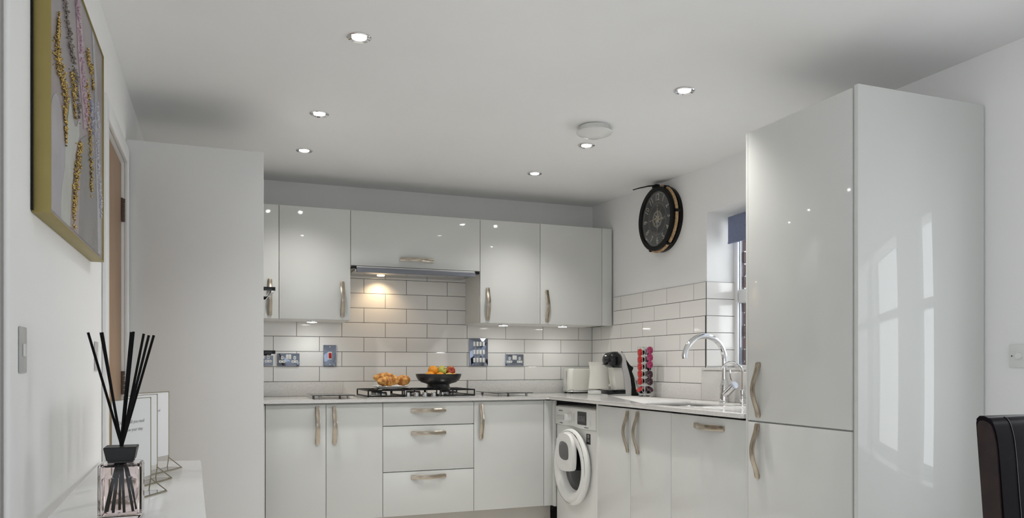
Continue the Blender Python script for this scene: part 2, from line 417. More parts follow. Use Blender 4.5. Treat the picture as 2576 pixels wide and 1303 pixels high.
tag(MB().box(XL+.02, 2.16, YF+.05, YF+.066, .0, .157).build('plinth', M_plinth), 'pale beige plinth board under the back wall cabinets', 'plinth')

t = thing('sink_cabinet', 'white gloss double door cabinet below the sink, right of the washing machine', 'cabinet', (2.45, 3.7, 0))
carcass(t, XF+.02, 2.76, 3.306, 4.10, ZB0, .62)
MB().box(XF+.004, 2.76, 4.104, 4.12, .0, .884).build('end_panel', M_carc, t)
door(MRt, t, -4.104, -3.708, ZB0, ZB1, (-3.735, .748, True)); door(MRt, t, -3.708, -3.304, ZB0, ZB1, (-3.626, .75, True))
t = thing('integrated_dishwasher', 'white gloss dishwasher door with horizontal bow handle beside the fridge', 'dishwasher', (2.45, 3.0, 0))
carcass(t, XF+.02, 2.76, 2.722, 3.302, ZB0, .87, 'body')
door(MRt, t, -3.304, -2.716, ZB0, ZB1, (-2.984, .83, False))
tag(MB().box(XF+.05, XF+.066, 2.72, 4.10, 0, .157).build('plinth', M_plinth), 'pale beige plinth board under the sink run', 'plinth')

# tall fridge housing
MF = frame('-X', (2.131+.018, 0, 0))
t = thing('fridge_freezer_housing', 'tall white gloss fridge freezer housing with two stacked doors on the right', 'cabinet', (2.45, 2.4, 0))
carcass(t, 2.152, 2.765, 2.122, 2.710, .10, 2.11)
MB().box(2.138, 2.772, 2.10, 2.1195, 0, 2.121, bev=.0015).build('end_panel', M_gloss, t)
MB().box(2.133, 2.150, 2.700, 2.713, .10, 2.113, bev=.001).build('filler_strip', M_gloss, t)
door(MF, t, -2.698, -2.1215, .880, 2.113, (-2.627, 1.012, True)); door(MF, t, -2.698, -2.1215, .158, .877, (-2.632, .755, True))

# wall cabinets
g_up = 'wall cabinets along the back wall'
UB, UT = 1.412, 2.136
def wall_cab(label, x0, x1, zb=UB, hnd=None, light=None):
    t = thing('wall_cabinet', label, 'cabinet', ((x0+x1)/2, 5.25, zb), g_up)
    mb = MB(); mb.box(x0+.0005, x1-.0005, YU+.02, YB-.009, zb+.018, UT-.002)
    if light is None: mb.box(x0+.0005, x1-.0005, YU+.02, YB-.009, zb, zb+.0175)
    else: mb.box(x0+.0005, x1-.0005, YU+.02, YB-.009, zb, zb+.0175)
    mb.build('carcass', M_carc, t)
    door(MUp, t, x0, x1, zb, UT, hnd)
    return t
wall_cab('white gloss wall cabinet cut off by the tall grey panel', -.07, .378, hnd=(.322, 1.547, True))
wall_cab('white gloss wall cabinet just left of the cooker hood', .378, .828, hnd=(.774, 1.547, True))
wall_cab('wide shallow white cabinet over the cooker hood', .828, 1.724, zb=1.772, hnd=(1.272, 1.8265, False))
wall_cab('white gloss wall cabinet just right of the cooker hood', 1.724, 2.180, hnd=(1.779, 1.545, True))
t = wall_cab('white gloss wall cabinet at the window end of the row', 2.180, 2.679, hnd=(2.231, 1.544, True))
MB().box(2.681, 2.7625, YU+.002, YU+.018, UB, UT, bev=.001).build('filler_panel', M_gloss, t)
MB().box(2.679, 2.7625, YU+.02, YU+.05, UB, UT).build('filler_return', M_carc, t)

# under-cabinet lights
def spot(name, loc, power, ang=150, r=.03, col=(1, .98, .94), blend=.6):
    l = bpy.data.lights.new(name, 'SPOT'); l.energy = power; l.spot_size = math.radians(ang); l.spot_blend = blend
    l.shadow_soft_size = r; l.color = col
    o = bpy.data.objects.new(name, l); o.location = loc; C.objects.link(o); return o
def puck(x, y, label):
    t = thing('under_cabinet_light', label, 'light', (x, y, UB-.009), 'round lights under the wall cabinets')
    MB().lathe([(.0325, .0015), (.034, 0), (.036, .004), (.036, .0085), (0, .0085)], (x, y, UB-.009), 32).build('rim', M_chrome, t)
    MB().lathe([(0, -.001), (.031, -.001), (.032, .0012), (.0315, .003), (0, .003)], (x, y, UB-.009), 32).build('lens', M_led, t)
    s = spot('puck_lamp', (0, 0, -.006), .95, 150, .024, (.95, 1, .97)); s.parent = t
puck(.60, 5.23, 'round light under the cabinet left of the hood'); puck(1.945, 5.19, 'round light under the cabinet right of the hood')
puck(2.412, 5.18, 'round light under the cabinet nearest the window')

# cooker hood
t = thing('cooker_hood', 'grey telescopic cooker hood with a warm lamp under the wide cabinet', 'cooker hood', (1.27, 5.2, 1.74))
MB().box(.86, 1.69, 5.085, 5.385, 1.742, 1.771, bev=.003).build('body', M_steel, t)
MB().box(.862, 1.677, 5.022, 5.048, 1.727, 1.758, bev=.003).build('visor', mat('grey_visor', (.20, .21, .24), .35, metal=.3), t)
for x in (.832, 1.68):
    MB().box(x, x+.03, 5.035, 5.082, 1.750, 1.766).build('bracket', M_black, t)
MB().box(.86, 1.69, 5.049, 5.084, 1.7595, 1.768).build('runner', M_carc, t)
MB().lathe([(0, 0), (.026, 0), (.026, .003), (0, .003)], (1.075, 5.30, 1.739), 24).build('lamp_lens', mat('warm_lens', (1, .8, .5), .3, emit=(1, .78, .5), estr=6), t)
s = spot('hood_lamp', (1.075-1.27, 5.30-5.2, 1.733-1.74), 2.6, 125, .018, (1, .72, .42), .8); s.rotation_euler = (math.radians(14), 0, 0); s.parent = t

# ------------------------------------------------------------------ worktop (L shape with sink cut-out), upstands
def bool_cut(base, cutters):
    for c in cutters:
        m = base.modifiers.new('b', 'BOOLEAN'); m.object = c; m.operation = 'DIFFERENCE'; m.solver = 'EXACT'
    dg = bpy.context.evaluated_depsgraph_get(); me = bpy.data.meshes.new_from_object(base.evaluated_get(dg))
    base.modifiers.clear(); old = base.data; base.data = me
    for c in cutters: bpy.data.objects.remove(c)
    return base
mb = MB()
L = [(XL+.01, YF-.02), (2.10, YF-.02), (2.115, YF-.035), (2.115, 2.726), (2.125, 2.716), (2.768, 2.716), (2.768, 5.398), (XL+.01, 5.398)]
mb.prism(L, .886, .906, bev=.0015)
wt = mb.build('worktop', M_quartz)
off = ORG[wt.name]
sink_pts = rrect(2.205, 2.60, 3.32, 3.80, .10, 8)
cut = MB().prism(sink_pts, .80, 1.0).build('cut', M_quartz)
grooves = []
for i in range(6):
    grooves.append(MB().box(2.24+.055*i, 2.246+.055*i, 2.85, 3.24, .9035, .92).build('cut', M_quartz))
bool_cut(wt, [cut]+grooves)
tag(wt, 'pale speckled quartz worktop running round the corner with drainer grooves', 'worktop')
for o, (x0, x1, y0, y1, z1), lab in (('a', (XL+.01, .826, 5.381, 5.3975, 1.0045), 'quartz upstand on the worktop left of the hob'),
                                     ('b', (1.741, 2.750, 5.381, 5.3975, 1.0045), 'quartz upstand on the worktop between hob and corner'),
                                     ('c', (2.752, 2.7685, 3.922, 5.3975, 1.0045), 'quartz upstand behind the coffee machine'),
                                     ('d', (2.752, 2.778, 2.72, 3.918, 1.084), 'taller quartz panel behind the taps below the window')):
    tag(MB().box(x0, x1, y0, y1, .9065, z1, bev=.001).build('upstand', M_quartz), lab, 'upstand', 'quartz upstands around the worktop')
tag(MB().box(2.748, fx-.001, 2.745, 3.912, 1.0855, 1.1025, bev=.0015).build('window_sill', M_quartz), 'pale quartz sill below the kitchen window', 'window sill')
# sink bowl
mb = MB()
def ring(off_, z): return [mb.v(x, y, z) for x, y in rrect(2.200+off_, 2.605-off_, 3.315+off_, 3.805-off_, .105-off_*.5, 8)]
a = [ring(-.012, .8845), ring(0, .8845), ring(.004, .80), ring(.02, .72), ring(.06, .70)]
for p, q in zip(a, a[1:]):
    for i in range(len(p)): mb.bm.faces.new([p[i], p[(i+1) % len(p)], q[(i+1) % len(p)], q[i]])
mb.bm.faces.new(a[-1])
sk = mb.build('sink', M_steel); tag(sk, 'undermounted stainless steel sink bowl set in the worktop below the window', 'sink')
MB().lathe([(0, .701), (.04, .701), (.045, .703), (.045, .7005)], (2.4, 3.56, 0), 24).build('drain', M_chrome, sk)

# taps
t = thing('kitchen_tap', 'tall chrome swan neck mixer tap behind the sink', 'tap', (2.685, 3.6, .906))
mb = MB(); mb.lathe([(0, 0), (.031, 0), (.031, .004), (.026, .006), (.026, .095), (.020, .115), (.0165, .13), (.0165, .14), (0, .14)], (2.685, 3.6, .9065), 32)
mb.build('tap_body', M_chrome, t)
R_ = .135; pts = [(2.685, 3.6, 1.03), (2.685, 3.6, 1.10)]
for i in range(25):
    a = PI*.93*i/24; pts.append((2.685-R_+R_*math.cos(a), 3.6, 1.145+R_*math.sin(a)))
pts.append((pts[-1][0]+.003, 3.6, pts[-1][2]-.02))
MB().tube(pts, .0155, 16).build('spout', M_chrome, t)
MB().tube([(2.682, 3.585, .955), (2.664, 3.483, 1.008)], .0215, 20).build('lever_base', M_chrome, t)
MB().tube([(2.664, 3.500, 1.015), (2.655, 3.505, 1.05), (2.660, 3.522, 1.090)], .004, 8).build('lever', M_chrome, t)
t = thing('filter_tap', 'small slim chrome filter tap beside the fridge housing', 'tap', (2.66, 3.41, .906))
mb = MB(); mb.lathe([(0, 0), (.016, 0), (.016, .03), (.010, .034), (.013, .036), (.013, .075), (.007, .08), (0, .08)], (2.66, 3.41, .9065), 20); mb.build('tap_body', M_chrome, t)
MB().tube([(2.66, 3.41, .955), (2.655, 3.365, .955)], .010, 12).build('lever', M_chrome, t)
pts = [(2.66, 3.41, .98)]
for i in range(17):
    a = PI*.9*i/16; r = .058; k = r-r*math.cos(a); pts.append((2.66-k*.64, 3.41+k*.77, 1.075+r*math.sin(a)))
MB().tube(pts, .0065, 10).build('spout', M_chrome, t)

# ------------------------------------------------------------------ washing machine
MW = frame('-X', (2.165, 4.445, 0))
t = thing('washing_machine', 'white front loading washing machine with round door under the worktop corner', 'washing machine', (2.45, 4.445, 0))
MB(MW).box(-.30, .30, .012, .848, -.55, 0, bev=.008, seg=3).build('body', M_wplastic, t)
pn = MB(MW).prism([(-.297, .722), (-.12, .722), (-.09, .726), (-.06, .730), (.02, .722), (.08, .716), (.297, .716), (.297, .842), (-.297, .842)], .001, .012, bev=.004).build('control_panel', M_wplastic, t)
MB(MW).box(-.27, -.155, .755, .785, .0125, .015, bev=.001).build('detergent_drawer_label', M_greyp, pn)
mb = MB(MW); mb.lathe([(0, 0), (.034, 0), (.034, .006), (.027, .008), (.025, .026), (.022, .030), (0, .030)], (-.065, .78, .0125), 32)
mb.build('program_dial', M_wplastic, pn)
MB(MW).prism(rrect(.05, .172, .742, .824, .003), .0125, .0145).build('display', M_gblack, pn)
mb = MB(MW)
for i in range(5):
    for j in range(4): mb.box(.062+.02*i, .073+.02*i, .765+.009*j, .767+.009*j, .0146, .015)
mb.build('display_marks', M_greyp, pn)
MB(MW).prism(rrect(.204, .218, .789, .819, .003), .0125, .015).build('button', M_wplastic, pn)
MB(MW).prism(rrect(.200, .226, .736, .776, .004), .0125, .015).build('button', M_wplastic, pn)
MB(MW).text('SAMSUNG', .0135, -.205, .815, .0126, shear=0).build('maker_lettering', M_ink, pn)
MB(MW).text('ecobubble', .012, -.20, .735, .0126).build('bubble_lettering', M_ink, pn); MB(MW).text('ecobubble 7kg', .010, .17, .728, .0126).build('capacity_lettering', M_ink, pn)
mb = MB(MW)
for j in range(6): mb.box(-.018, .01, .758+.009*j, .7598+.009*j, .0125, .0128)
mb.build('programme_list', M_ink, pn)
st = MB(MW).box(.150, .205, .625, .69, .0003, .0012).build('energy_sticker', M_inkd, t)
MB(MW).text('D', .030, .177, .672, .0013, thick=.0002).text('DIGITAL', .0075, .177, .652, .0013, thick=.0002).text('INVERTER', .0065, .177, .643, .0013, thick=.0002).build('sticker_lettering', M_paper, st)
RC = (0.005, .466, 0)
dr = MB(MW).lathe([(.205, .001), (.232, .016), (.2445, .034), (.243, .046), (.230, .057), (.208, .061), (.186, .058), (.168, .044), (.156, .022), (.150, .004)], RC, 64).build('round_door', M_wplastic, t)
MB(MW).lathe([(.1505, .006), (.12, .012), (.08, .02), (.0, .026)], RC, 48).build('door_glass', M_gblack, dr)
MB(MW).lathe([(.2285, .0580), (.2325, .0560), (.2285, .0550)], RC, 64).build('door_trim', M_chrome, dr)
hp = [(-.150, .50), (-.158, .60), (-.140, .665), (-.09, .69), (-.02, .695), (.05, .685), (.095, .64), (.108, .56), (.100, .47), (.075, .445), (-.06, .437), (-.12, .455)]
def smooth_poly(p, k=5):
    out = []; n = len(p)
    for i in range(n):
        a, b, c, d = [V((*p[(i+j) % n], 0)) for j in (-1, 0, 1, 2)]
        for q in range(k):
            u = q/k; r = .5*((2*b)+(c-a)*u+(2*a-5*b+4*c-d)*u*u+(3*b-a-3*c+d)*u**3); out.append((r.x, r.y))
    return out
sc_ = lambda p: [(-.012+(a+.025)*.90, .560+(b-.565)*.93) for a, b in p]
MB(MW).prism(smooth_poly(sc_(hp)), .048, .080, bev=.010).build('small_add_door', M_wplastic, dr)
MB(MW).prism(smooth_poly(sc_([(-.095, .535), (-.103, .60), (-.075, .635), (-.01, .635), (.035, .615), (.048, .57), (.04, .523), (-.03, .513)])), .0802, .0825, bev=.002).build('small_door_window', mat('smoked_window', (.12, .12, .12), .12), dr)

# ------------------------------------------------------------------ gas hob and what stands on it
t = thing('gas_hob', 'stainless steel five burner gas hob with black pan supports', 'hob', (1.28, 5.1, .906))
MB().box(.888, 1.652, 4.815, 5.325, .9065, .914, bev=.003).build('hob_plate', M_steel, t)
burn = [(1.024, 4.99, .03), (1.024, 5.18, .04), (1.263, 5.13, .052), (1.503, 4.99, .03), (1.503, 5.18, .038)]
for x, y, r in burn:
    MB().lathe([(r*1.5, 0), (r*1.45, .004), (r, .006), (r, .018), (0, .018)], (x, y, .9143), 28).build('burner', M_steel, t)
    MB().lathe([(0, .0), (r*.95, .0), (r*.95, .007), (r*.85, .009), (0, .009)], (x, y, .9325), 28).build('burner_cap', M_black, t)
for x0, x1, y0 in ((.908, 1.140, 4.868), (1.147, 1.380, 4.95), (1.387, 1.618, 4.868)):
    mb = MB(); zt, y1, r = .9553, 5.27, .0046; xm = (x0+x1)/2
    mb.tube([(x0, y0, zt), (x1, y0, zt), (x1, y1, zt), (x0, y1, zt)], r, 8, closed=True)
    for x in (x0, x1):
        for y in (y0, y1): mb.tube([(x, y, .9145), (x, y, zt)], r, 8)
        mb.tube([(x, y0, .9195), (x, y1, .9195)], r*.9, 8)
    mb.tube([(x0, y0, .9195), (x1, y0, .9195)], r*.9, 8)
    ym = (y0+y1)/2
    for y in ((y0+ym)/2, ym, (y1+ym)/2):
        mb.tube([(x0, y, zt), (xm-.035, y, zt)], r, 8); mb.tube([(x1, y, zt), (xm+.035, y, zt)], r, 8)
    mb.tube([(xm, y0, zt), (xm, ym-.08, zt)], r, 8); mb.tube([(xm, y1, zt), (xm, ym+.08, zt)], r, 8)
    mb.tube([(xm-.035, y0, zt), (xm-.035, y0, .9195)], r, 8)
    mb.build('pan_support', M_black, t)
for x in (1.168, 1.225, 1.281, 1.342, 1.395):
    MB().lathe([(0, 0), (.019, 0), (.019, .003), (.0165, .005), (.0155, .025), (.013, .027), (0, .027)], (x, 4.885, .9143), 24).build('control_knob', M_steel, t)

# plate with croissants
pc = (1.10, 5.10); pz = .9603
tag(MB().lathe([(0, 0), (.07, 0), (.072, .002), (.10, .008), (.126, .018), (.125, .0195), (.10, .0105), (.072, .005), (0, .005)], (pc[0], pc[1], pz), 48).build('plate', M_china), 'shallow white plate of croissants on the hob', 'plate')
def croissant(label, loc, rz, s, tilt=0):
    pts, rr = [], []
    n = 72
    for i in range(n+1):
        u = -1+2*i/n; a = u*1.3
        pts.append((.066*math.sin(a)*s, -.045*s*(1-math.cos(a)), 0))
        ridge = abs(math.sin(PI*(abs(u)*3.4+.5)))**.6
        env = max(.0, 1-abs(u)**1.45)**.85
        rr.append((.004+.032*env*(.82+.22*ridge))*s)
    mb = MB(Matrix.Rotation(rz, 4, 'Z') @ Matrix.Rotation(tilt, 4, 'Y') @ Matrix.Scale(.92, 4, (0, 0, 1)))
    mb.tube(pts, rr, 20)
    o = mb.build('croissant', M_crust, smooth=60)
    o.location = loc; return tag(o, label, 'croissant', 'croissants on the white plate')
croissant('golden croissant lying nearest, front left of the plate', (1.065, 5.025, pz+.012), math.radians(10), 1.08)
croissant('pale golden croissant piled behind the front one', (1.072, 5.128, pz+.026), math.radians(-12), 1.24, .08)
croissant('dark baked croissant at the right side of the plate', (1.172, 5.080, pz+.018), math.radians(-60), 1.10, -.05)

# fruit bowl
bx, by, bz = 1.424, 5.06, .9603
tag(MB().lathe([(0, .0), (.078, 0), (.080, .004), (.076, .012), (.074, .028), (.088, .033), (.120, .042), (.142, .060), (.152, .080), (.157, .098), (.1535, .0985), (.146, .078), (.134, .062), (.110, .049), (.07, .042), (0, .040)], (bx, by, bz), 64).build('fruit_bowl', M_bowl), 'dark metal footed fruit bowl standing on the hob', 'bowl')
def fruit(kind, label, dx, dy, z, r, m, sq=1, stalk=False, tilt=(0, 0)):
    n = 12; prof = []
    for i in range(n+1):
        a = -PI/2+PI*i/n; rr = r*math.cos(a); zz = r*sq*math.sin(a)
        if stalk and i > n-3: zz -= r*.12*(i-(n-3))
        prof.append((max(rr, 0), zz))
    R = Matrix.Rotation(tilt[0], 4, 'X') @ Matrix.Rotation(tilt[1], 4, 'Y')
    o = MB(R).lathe(prof, n=24).build(kind, m, smooth=80)
    loc = V((bx+dx, by+dy, z)); ORG[o.name] = V((0, 0, 0)); o.location = loc
    me = o.data; cz = sum((v.co for v in me.vertices), V())/len(me.vertices); me.transform(Matrix.Translation(-cz))
    if stalk:
        k = MB(R).tube([(0, 0, r*sq*.55), (.001, 0, r*sq*.85), (.004, 0, r*sq*1.1)], .0014, 6).build('stalk', M_stalk, o)
    return tag(o, label, kind, 'fruit in the dark bowl')
fruit('orange', 'orange at the left edge of the bowl', -.074, -.048, 1.040, .036, M_orange)
fruit('orange', 'orange resting on top at the left of the pile', -.045, -.02, 1.079, .036, M_orange)
fruit('orange', 'low orange at the front middle of the bowl', -.012, -.080, 1.038, .033, M_orange)
fruit('apple', 'green and yellow apple on top in the middle of the pile', .014, -.028, 1.081, .034, M_green, .9, True, (1.0, .5))
fruit('apple', 'red apple on top at the right of the pile', .078, -.02, 1.080, .034, M_red, .9, True, (1.25, -.1))
fruit('pear', 'pale yellow fruit low at the front right of the bowl', .050, -.082, 1.040, .031, M_lemon, .9)
fruit('orange', 'small orange peeping over the right rim of the bowl', .090, -.03, 1.038, .030, M_orange)

# chopping boards
def board(label, x0, x1, y0, y1):
    t = thing('glass_chopping_board', label, 'chopping board', ((x0+x1)/2, (y0+y1)/2, .906), 'glass boards either side of the hob')
    MB().box(x0, x1, y0, y1, .9265, .9315, bev=.0015).build('board', M_smoke, t)
    for x in (x0+.04, x1-.04):
        for y in (y0+.03, y1-.03): MB().lathe([(0, 0), (.007, 0), (.0105, .019), (0, .019)], (x, y, .9068), 16).build('foot', M_greyp, t)
board('smoked glass board raised on feet left of the hob', .565, .818, 4.82, 5.22); board('smoked glass board raised on feet right of the hob', 1.752, 2.03, 4.83, 5.24)

# ------------------------------------------------------------------ sockets and switches
def plate_box(mb, u0, u1, v0, v1, d=.009):
    mb.prism(rrect(u0, u1, v0, v1, .004), 0, d, bev=.0015)
def double_socket(label, cx, cz):
    t = thing('double_socket', label, 'socket', (cx, 5.4, cz), 'chrome double sockets on the tiles')
    M = frame('-Y', (cx, 5.3995, cz)); mb = MB(M); plate_box(mb, -.073, .073, -.043, .043); mb.build('faceplate', M_mirror, t)
    for s in (-1, 1):
        MB(M).prism(rrect(-.017 if s < 0 else .0005, -.0005 if s < 0 else .017, .003, .036, .002), .0092, .013, bev=.001).build('rocker', M_wplastic, t)
        MB(M).prism(rrect(s*.041-.008, s*.041+.008, .001, .024, .004), .0092, .0105).build('earth_insert', M_wplastic, t)
        MB(M).prism(rrect(s*.041-.022, s*.041+.022, -.021, -.004, .006), .0092, .0105).build('pin_insert', M_wplastic, t)
        mb = MB(M); mb.box(s*.041-.002, s*.041+.002, .008, .017, .0106, .011)
        for k in (-.011, .011): mb.box(s*.041+k-.0035, s*.041+k+.0035, -.0145, -.011, .0106, .011)
        mb.build('pin_holes', M_inkd, t)
double_socket('chrome double socket left of the red cooker switch', .464, 1.155); double_socket('chrome double socket to the right of the grid switch plate', 2.111, 1.157)
double_socket('chrome double socket half hidden by the tall grey panel', .292, 1.157)
t = thing('cooker_switch', 'tall chrome cooker switch plate with a red rocker', 'switch', (.74, 5.4, 1.185)); M = frame('-Y', (.74, 5.3995, 1.184))
mb = MB(M); plate_box(mb, -.044, .044, -.073, .073); mb.build('faceplate', M_mirror, t)
MB(M).prism(rrect(-.013, .013, -.026, .026, .004), .0092, .012).build('rocker_surround', M_wplastic, t)
MB(M).prism(rrect(-.009, .010, -.018, .019, .002), .0121, .0155, bev=.001).build('rocker', M_rswitch, t)
mb = MB(M)
for v in (-.060, .060): mb.lathe([(0, 0), (.003, 0), (.002, .001), (0, .001)], (0, v, .0092), 12)
mb.build('screws', M_chrome, t)
t = thing('grid_switch_plate', 'large chrome grid switch plate with twelve white rockers', 'switch', (1.826, 5.4, 1.215)); M = frame('-Y', (1.826, 5.3995, 1.216))
mb = MB(M); plate_box(mb, -.072, .072, -.102, .102); mb.build('faceplate', M_mirror, t)
for v in (.060, 0, -.060):
    for u in (-.036, -.0115, .0125, .037): MB(M).prism(rrect(u-.009, u+.009, v-.0165, v+.0165, .002), .0092, .0125, bev=.001).build('rocker', M_wplastic, t)
def wall_switch(label, y0, y1):
    t = thing('light_switch', label, 'switch', (XL, (y0+y1)/2, 1.145), 'white light switches on the left wall'); M = frame('+X', (XL+.0005, (y0+y1)/2, 1.146)); h = (y1-y0)/2
    mb = MB(M); plate_box(mb, -h, h, -.0475, .0475, .0035); mb.build('faceplate', mat('grey_switch_plate', (.50, .50, .49), .3), t)
    MB(M).prism([(.010, .013), (-.010, .013), (-.010, -.013), (.010, -.013)], .0037, .0065, bev=.0012).build('rocker', M_wplastic, t)
wall_switch('white light switch near the left edge below the picture', 1.797, 1.856); wall_switch('white light switch beside the oak door frame', 2.835, 2.905)
t = thing('dimmer_switch', 'white dimmer switch on the wall right of the fridge housing', 'switch', (XR, 1.96, 1.15)); M = frame('-X', (XR-.0005, 1.957, 1.150))
mb = MB(M); plate_box(mb, -.043, .043, -.043, .043, .008); mb.build('faceplate', M_wplastic, t)
MB(M).lathe([(0, .0), (.012, 0), (.011, .014), (0, .014)], (0, 0, .0082), 24).build('dimmer_knob', M_wplastic, t)
MB(M).lathe([(0, 0), (.003, 0), (0, .0008)], (-.032, 0, .0082), 12).build('screw_hole', M_inkd, t)

# ------------------------------------------------------------------ toaster, kettle, coffee machine, capsule rack
TM = Matrix.Translation((2.606, 5.27, .9065)) @ Matrix.Rotation(math.radians(0), 4, 'Z')
t = thing('toaster', 'cream gloss toaster with chrome base band in the worktop corner', 'toaster', (2.606, 5.27, .9065))
mb = MB(TM); mb.prism(rrect(-.125, .125, -.075, .075, .03, 5), .024, .188, bev=.012)
for v in mb.bm.verts:
    k = (v.co.z-.93)/.165; k = max(0, min(1, k)); v.co.x = 2.606+(v.co.x-2.606)*(1-.05*k); v.co.y = 5.27+(v.co.y-5.27)*(1-.08*k)
mb.build('body', M_cream_pl, t)
MB(TM).prism(rrect(-.130, .130, -.080, .080, .032, 5), .010, .0238, bev=.003).build('base_band', M_chrome, t)
for x in (-.1, .1):
    for y in (-.055, .055): MB(TM).lathe([(0, 0), (.009, 0), (.009, .0098), (0, .0098)], (x, y, 0), 12).build('foot', M_black, t)
MB(TM).box(-.132, -.1255, -.012, .012, .07, .17).build('lever_slot', M_greyp, t)
MB(TM).box(-.145, -.126, -.028, .02, .045, .062, bev=.003).build('browning_control', M_chrome, t)
MB(TM).box(-.09, .09, -.03, -.01, .1885, .1895).box(-.09, .09, .01, .03, .1885, .1895).build('toast_slots', M_dark, t)

kx, ky = 2.642, 5.03
t = thing('kettle', 'cream gloss electric kettle with tapering body beside the toaster', 'kettle', (kx, ky, .9065))
mb = MB(); mb.lathe([(0, .0), (.084, 0), (.086, .003), (.086, .018), (.083, .020), (0, .020)], (kx, ky, .9068), 48); mb.build('power_base', M_wplastic, t)
MB().lathe([(.083, 0), (.0835, .009), (.082, .0095), (0, .0095), ], (kx, ky, .9275), 48).build('chrome_band', M_chrome, t)
mb = MB(); prof = []
for i in range(31):
    z = .038+.196*i/30; r = .083-.020*(i/30)**.9
    if i > 26: r += .001*(i-26)
    prof.append((r+(.0008 if (i % 2 and i < 20) else 0), z-.0295))
prof.append((.0, prof[-1][1]+.002)); mb.lathe(prof, (kx, ky, .9068+.0302), 48)
for v in mb.bm.verts:
    dx, dy = v.co.x-kx, v.co.y-ky; d = -(dx*.93-dy*.36)
    if v.co.z > 1.06 and d > .05: v.co.x -= .93*.016*(v.co.z-1.06)/.08; v.co.y += .36*.016*(v.co.z-1.06)/.08
mb.build('body', M_cream_pl, t)
mb = MB(); mb.tube([(kx+.55*q, ky-.83*q, z) for q, z in ((.055, 1.13), (.105, 1.125), (.118, 1.09), (.112, 1.0), (.083, .965))], .010, 12); mb.build('handle', M_cream_pl, t)

# coffee machine, side-on, its spout towards the left
CX0, CY0 = 2.50, 4.70
t = thing('coffee_machine', 'black and silver pod coffee machine in side view between kettle and capsule rack', 'coffee machine', (2.61, CY0, .9065))
def cm(pts): return [((a-78)*.0003706, 1.2798-b*.000318) for a, b in pts]
MC = frame('-Y', (CX0, CY0, 0))
hw = .046
MB(MC).prism(cm([(300, 213), (380, 220), (450, 268), (490, 400), (503, 500), (545, 650), (580, 800), (600, 1000), (605, 1176), (100, 1176), (92, 1136), (474, 1136), (470, 1040), (452, 850), (436, 700), (400, 560), (408, 450), (382, 320), (340, 250)]), -hw, hw, bev=.004).build('body', M_greyp, t)
MB(MC).prism(cm([(225, 560), (400, 563), (434, 700), (450, 850), (468, 1044), (290, 1044), (270, 900), (245, 700)]), -.040, .040, bev=.003).build('front_plate', M_cream_pl, t)
MB(MC).prism(cm([(100, 1046), (470, 1046), (470, 1134), (95, 1134)]), -.052, .052, bev=.004).build('drip_tray', M_gblack, t)
mb = MB(MC); c0 = cm([(262, 392)])[0]
hp_ = [(0, .070), (.022, .069), (.040, .064), (.050, .054), (.0545, .040), (.0555, .020)]
mb.lathe([(r, -z) for r, z in hp_]+[(r, z) for r, z in hp_[::-1]], (c0[0], c0[1], 0), 40)
mb.box(.0, .022, 1.1505, 1.1575, -.012, .012, bev=.002)
mb.box(-.004, .035, 1.121, 1.1275, -.014, .014, bev=.002)
mb.build('head', M_gblack, t, smooth=60)
MB(MC).prism(cm([(452, 262), (500, 400), (560, 512), (652, 560), (632, 618), (600, 650), (650, 750), (680, 900), (698, 1120), (762, 1142), (752, 1176), (607, 1176), (602, 1000), (582, 800), (547, 650), (505, 500), (492, 400)]), -.045, .045, bev=.004).build('back_shell', M_black, t)
MB(MC).tube([(.137, 1.195, 0), (.144, 1.213, 0)], .004, 8).build('lever', M_black, t)
MB(MC).prism(cm([(612, 655), (645, 660), (742, 950), (768, 1090), (704, 1100), (684, 900), (654, 750)]), -.035, .035, bev=.003).build('water_tank', M_glass, t)

# capsule rack
RX, RY = 2.662, 4.425; Rv = V((.932, -.361, 0)); Tv = V((-.361, -.932, 0))
t = thing('capsule_rack', 'chrome wire carousel holding red and purple coffee capsules', 'capsule rack', (RX, RY, .9065))
MB().lathe([(0, 0), (.050, 0), (.052, .004), (.046, .009), (.012, .012), (.0, .012)], (RX, RY, .9068), 40).build('base', M_chrome, t)
mb = MB(); mb.tube([(RX, RY, .918), (RX, RY, 1.236)], .003, 8)
cols = []
for a, b, pr, pt in ((-.84, .54, -.024, .010), (.42, .90, .024, .014), (-.8, -.6, -.022, -.017), (.8, -.6, .022, -.017)):
    f = (Rv*a+Tv*b).normalized(); s = f.cross(V((0, 0, 1))); c = V((RX, RY, 0))+Rv*pr+Tv*pt
    cols.append((c, f))
    for k in (-1, 1):
        p = c+s*k*.0235+f*.012
        mb.tube([p+V((0, 0, 1.238)), p+V((0, 0, .975)), p+f*.004+V((0, 0, .95)), p-f*.01+V((0, 0, .935)), V((RX, RY, .925))+f*.012], .0014, 6)
        q = c+s*k*.026-f*.012
        mb.tube([q+V((0, 0, 1.238)), q+V((0, 0, .94))], .0012, 6)
    mb.tube([c+s*.0235+f*.012+V((0, 0, 1.212)), c-s*.0235+f*.012+V((0, 0, 1.212))], .0014, 6)
    mb.tube([c+s*.0235+f*.012+V((0, 0, 1.238)), V((RX, RY, 1.236)), c-s*.0235+f*.012+V((0, 0, 1.238))], .0012, 6)
    mb.tube([c+s*.0235+f*.012+V((0, 0, .975)), V((RX, RY, .975)), c-s*.0235+f*.012+V((0, 0, .975))], .0014, 6)
mb.build('wire_frame', M_chrome, t)
def capsule(m):
    root = bpy.data.objects.new('coffee_capsule', None); C.objects.link(root); root.empty_display_size = .02
    MB().lathe([(0, -.028), (.014, -.028), (.017, -.024), (.0225, -.001), (.0225, 0), (0, 0)], n=20).build('cup', M_gblack, root)
    MB().lathe([(.0245, -.001), (.0255, .0005), (.021, .0022), (0, .003)], n=20).build('foil_lid', m, root)
    return root
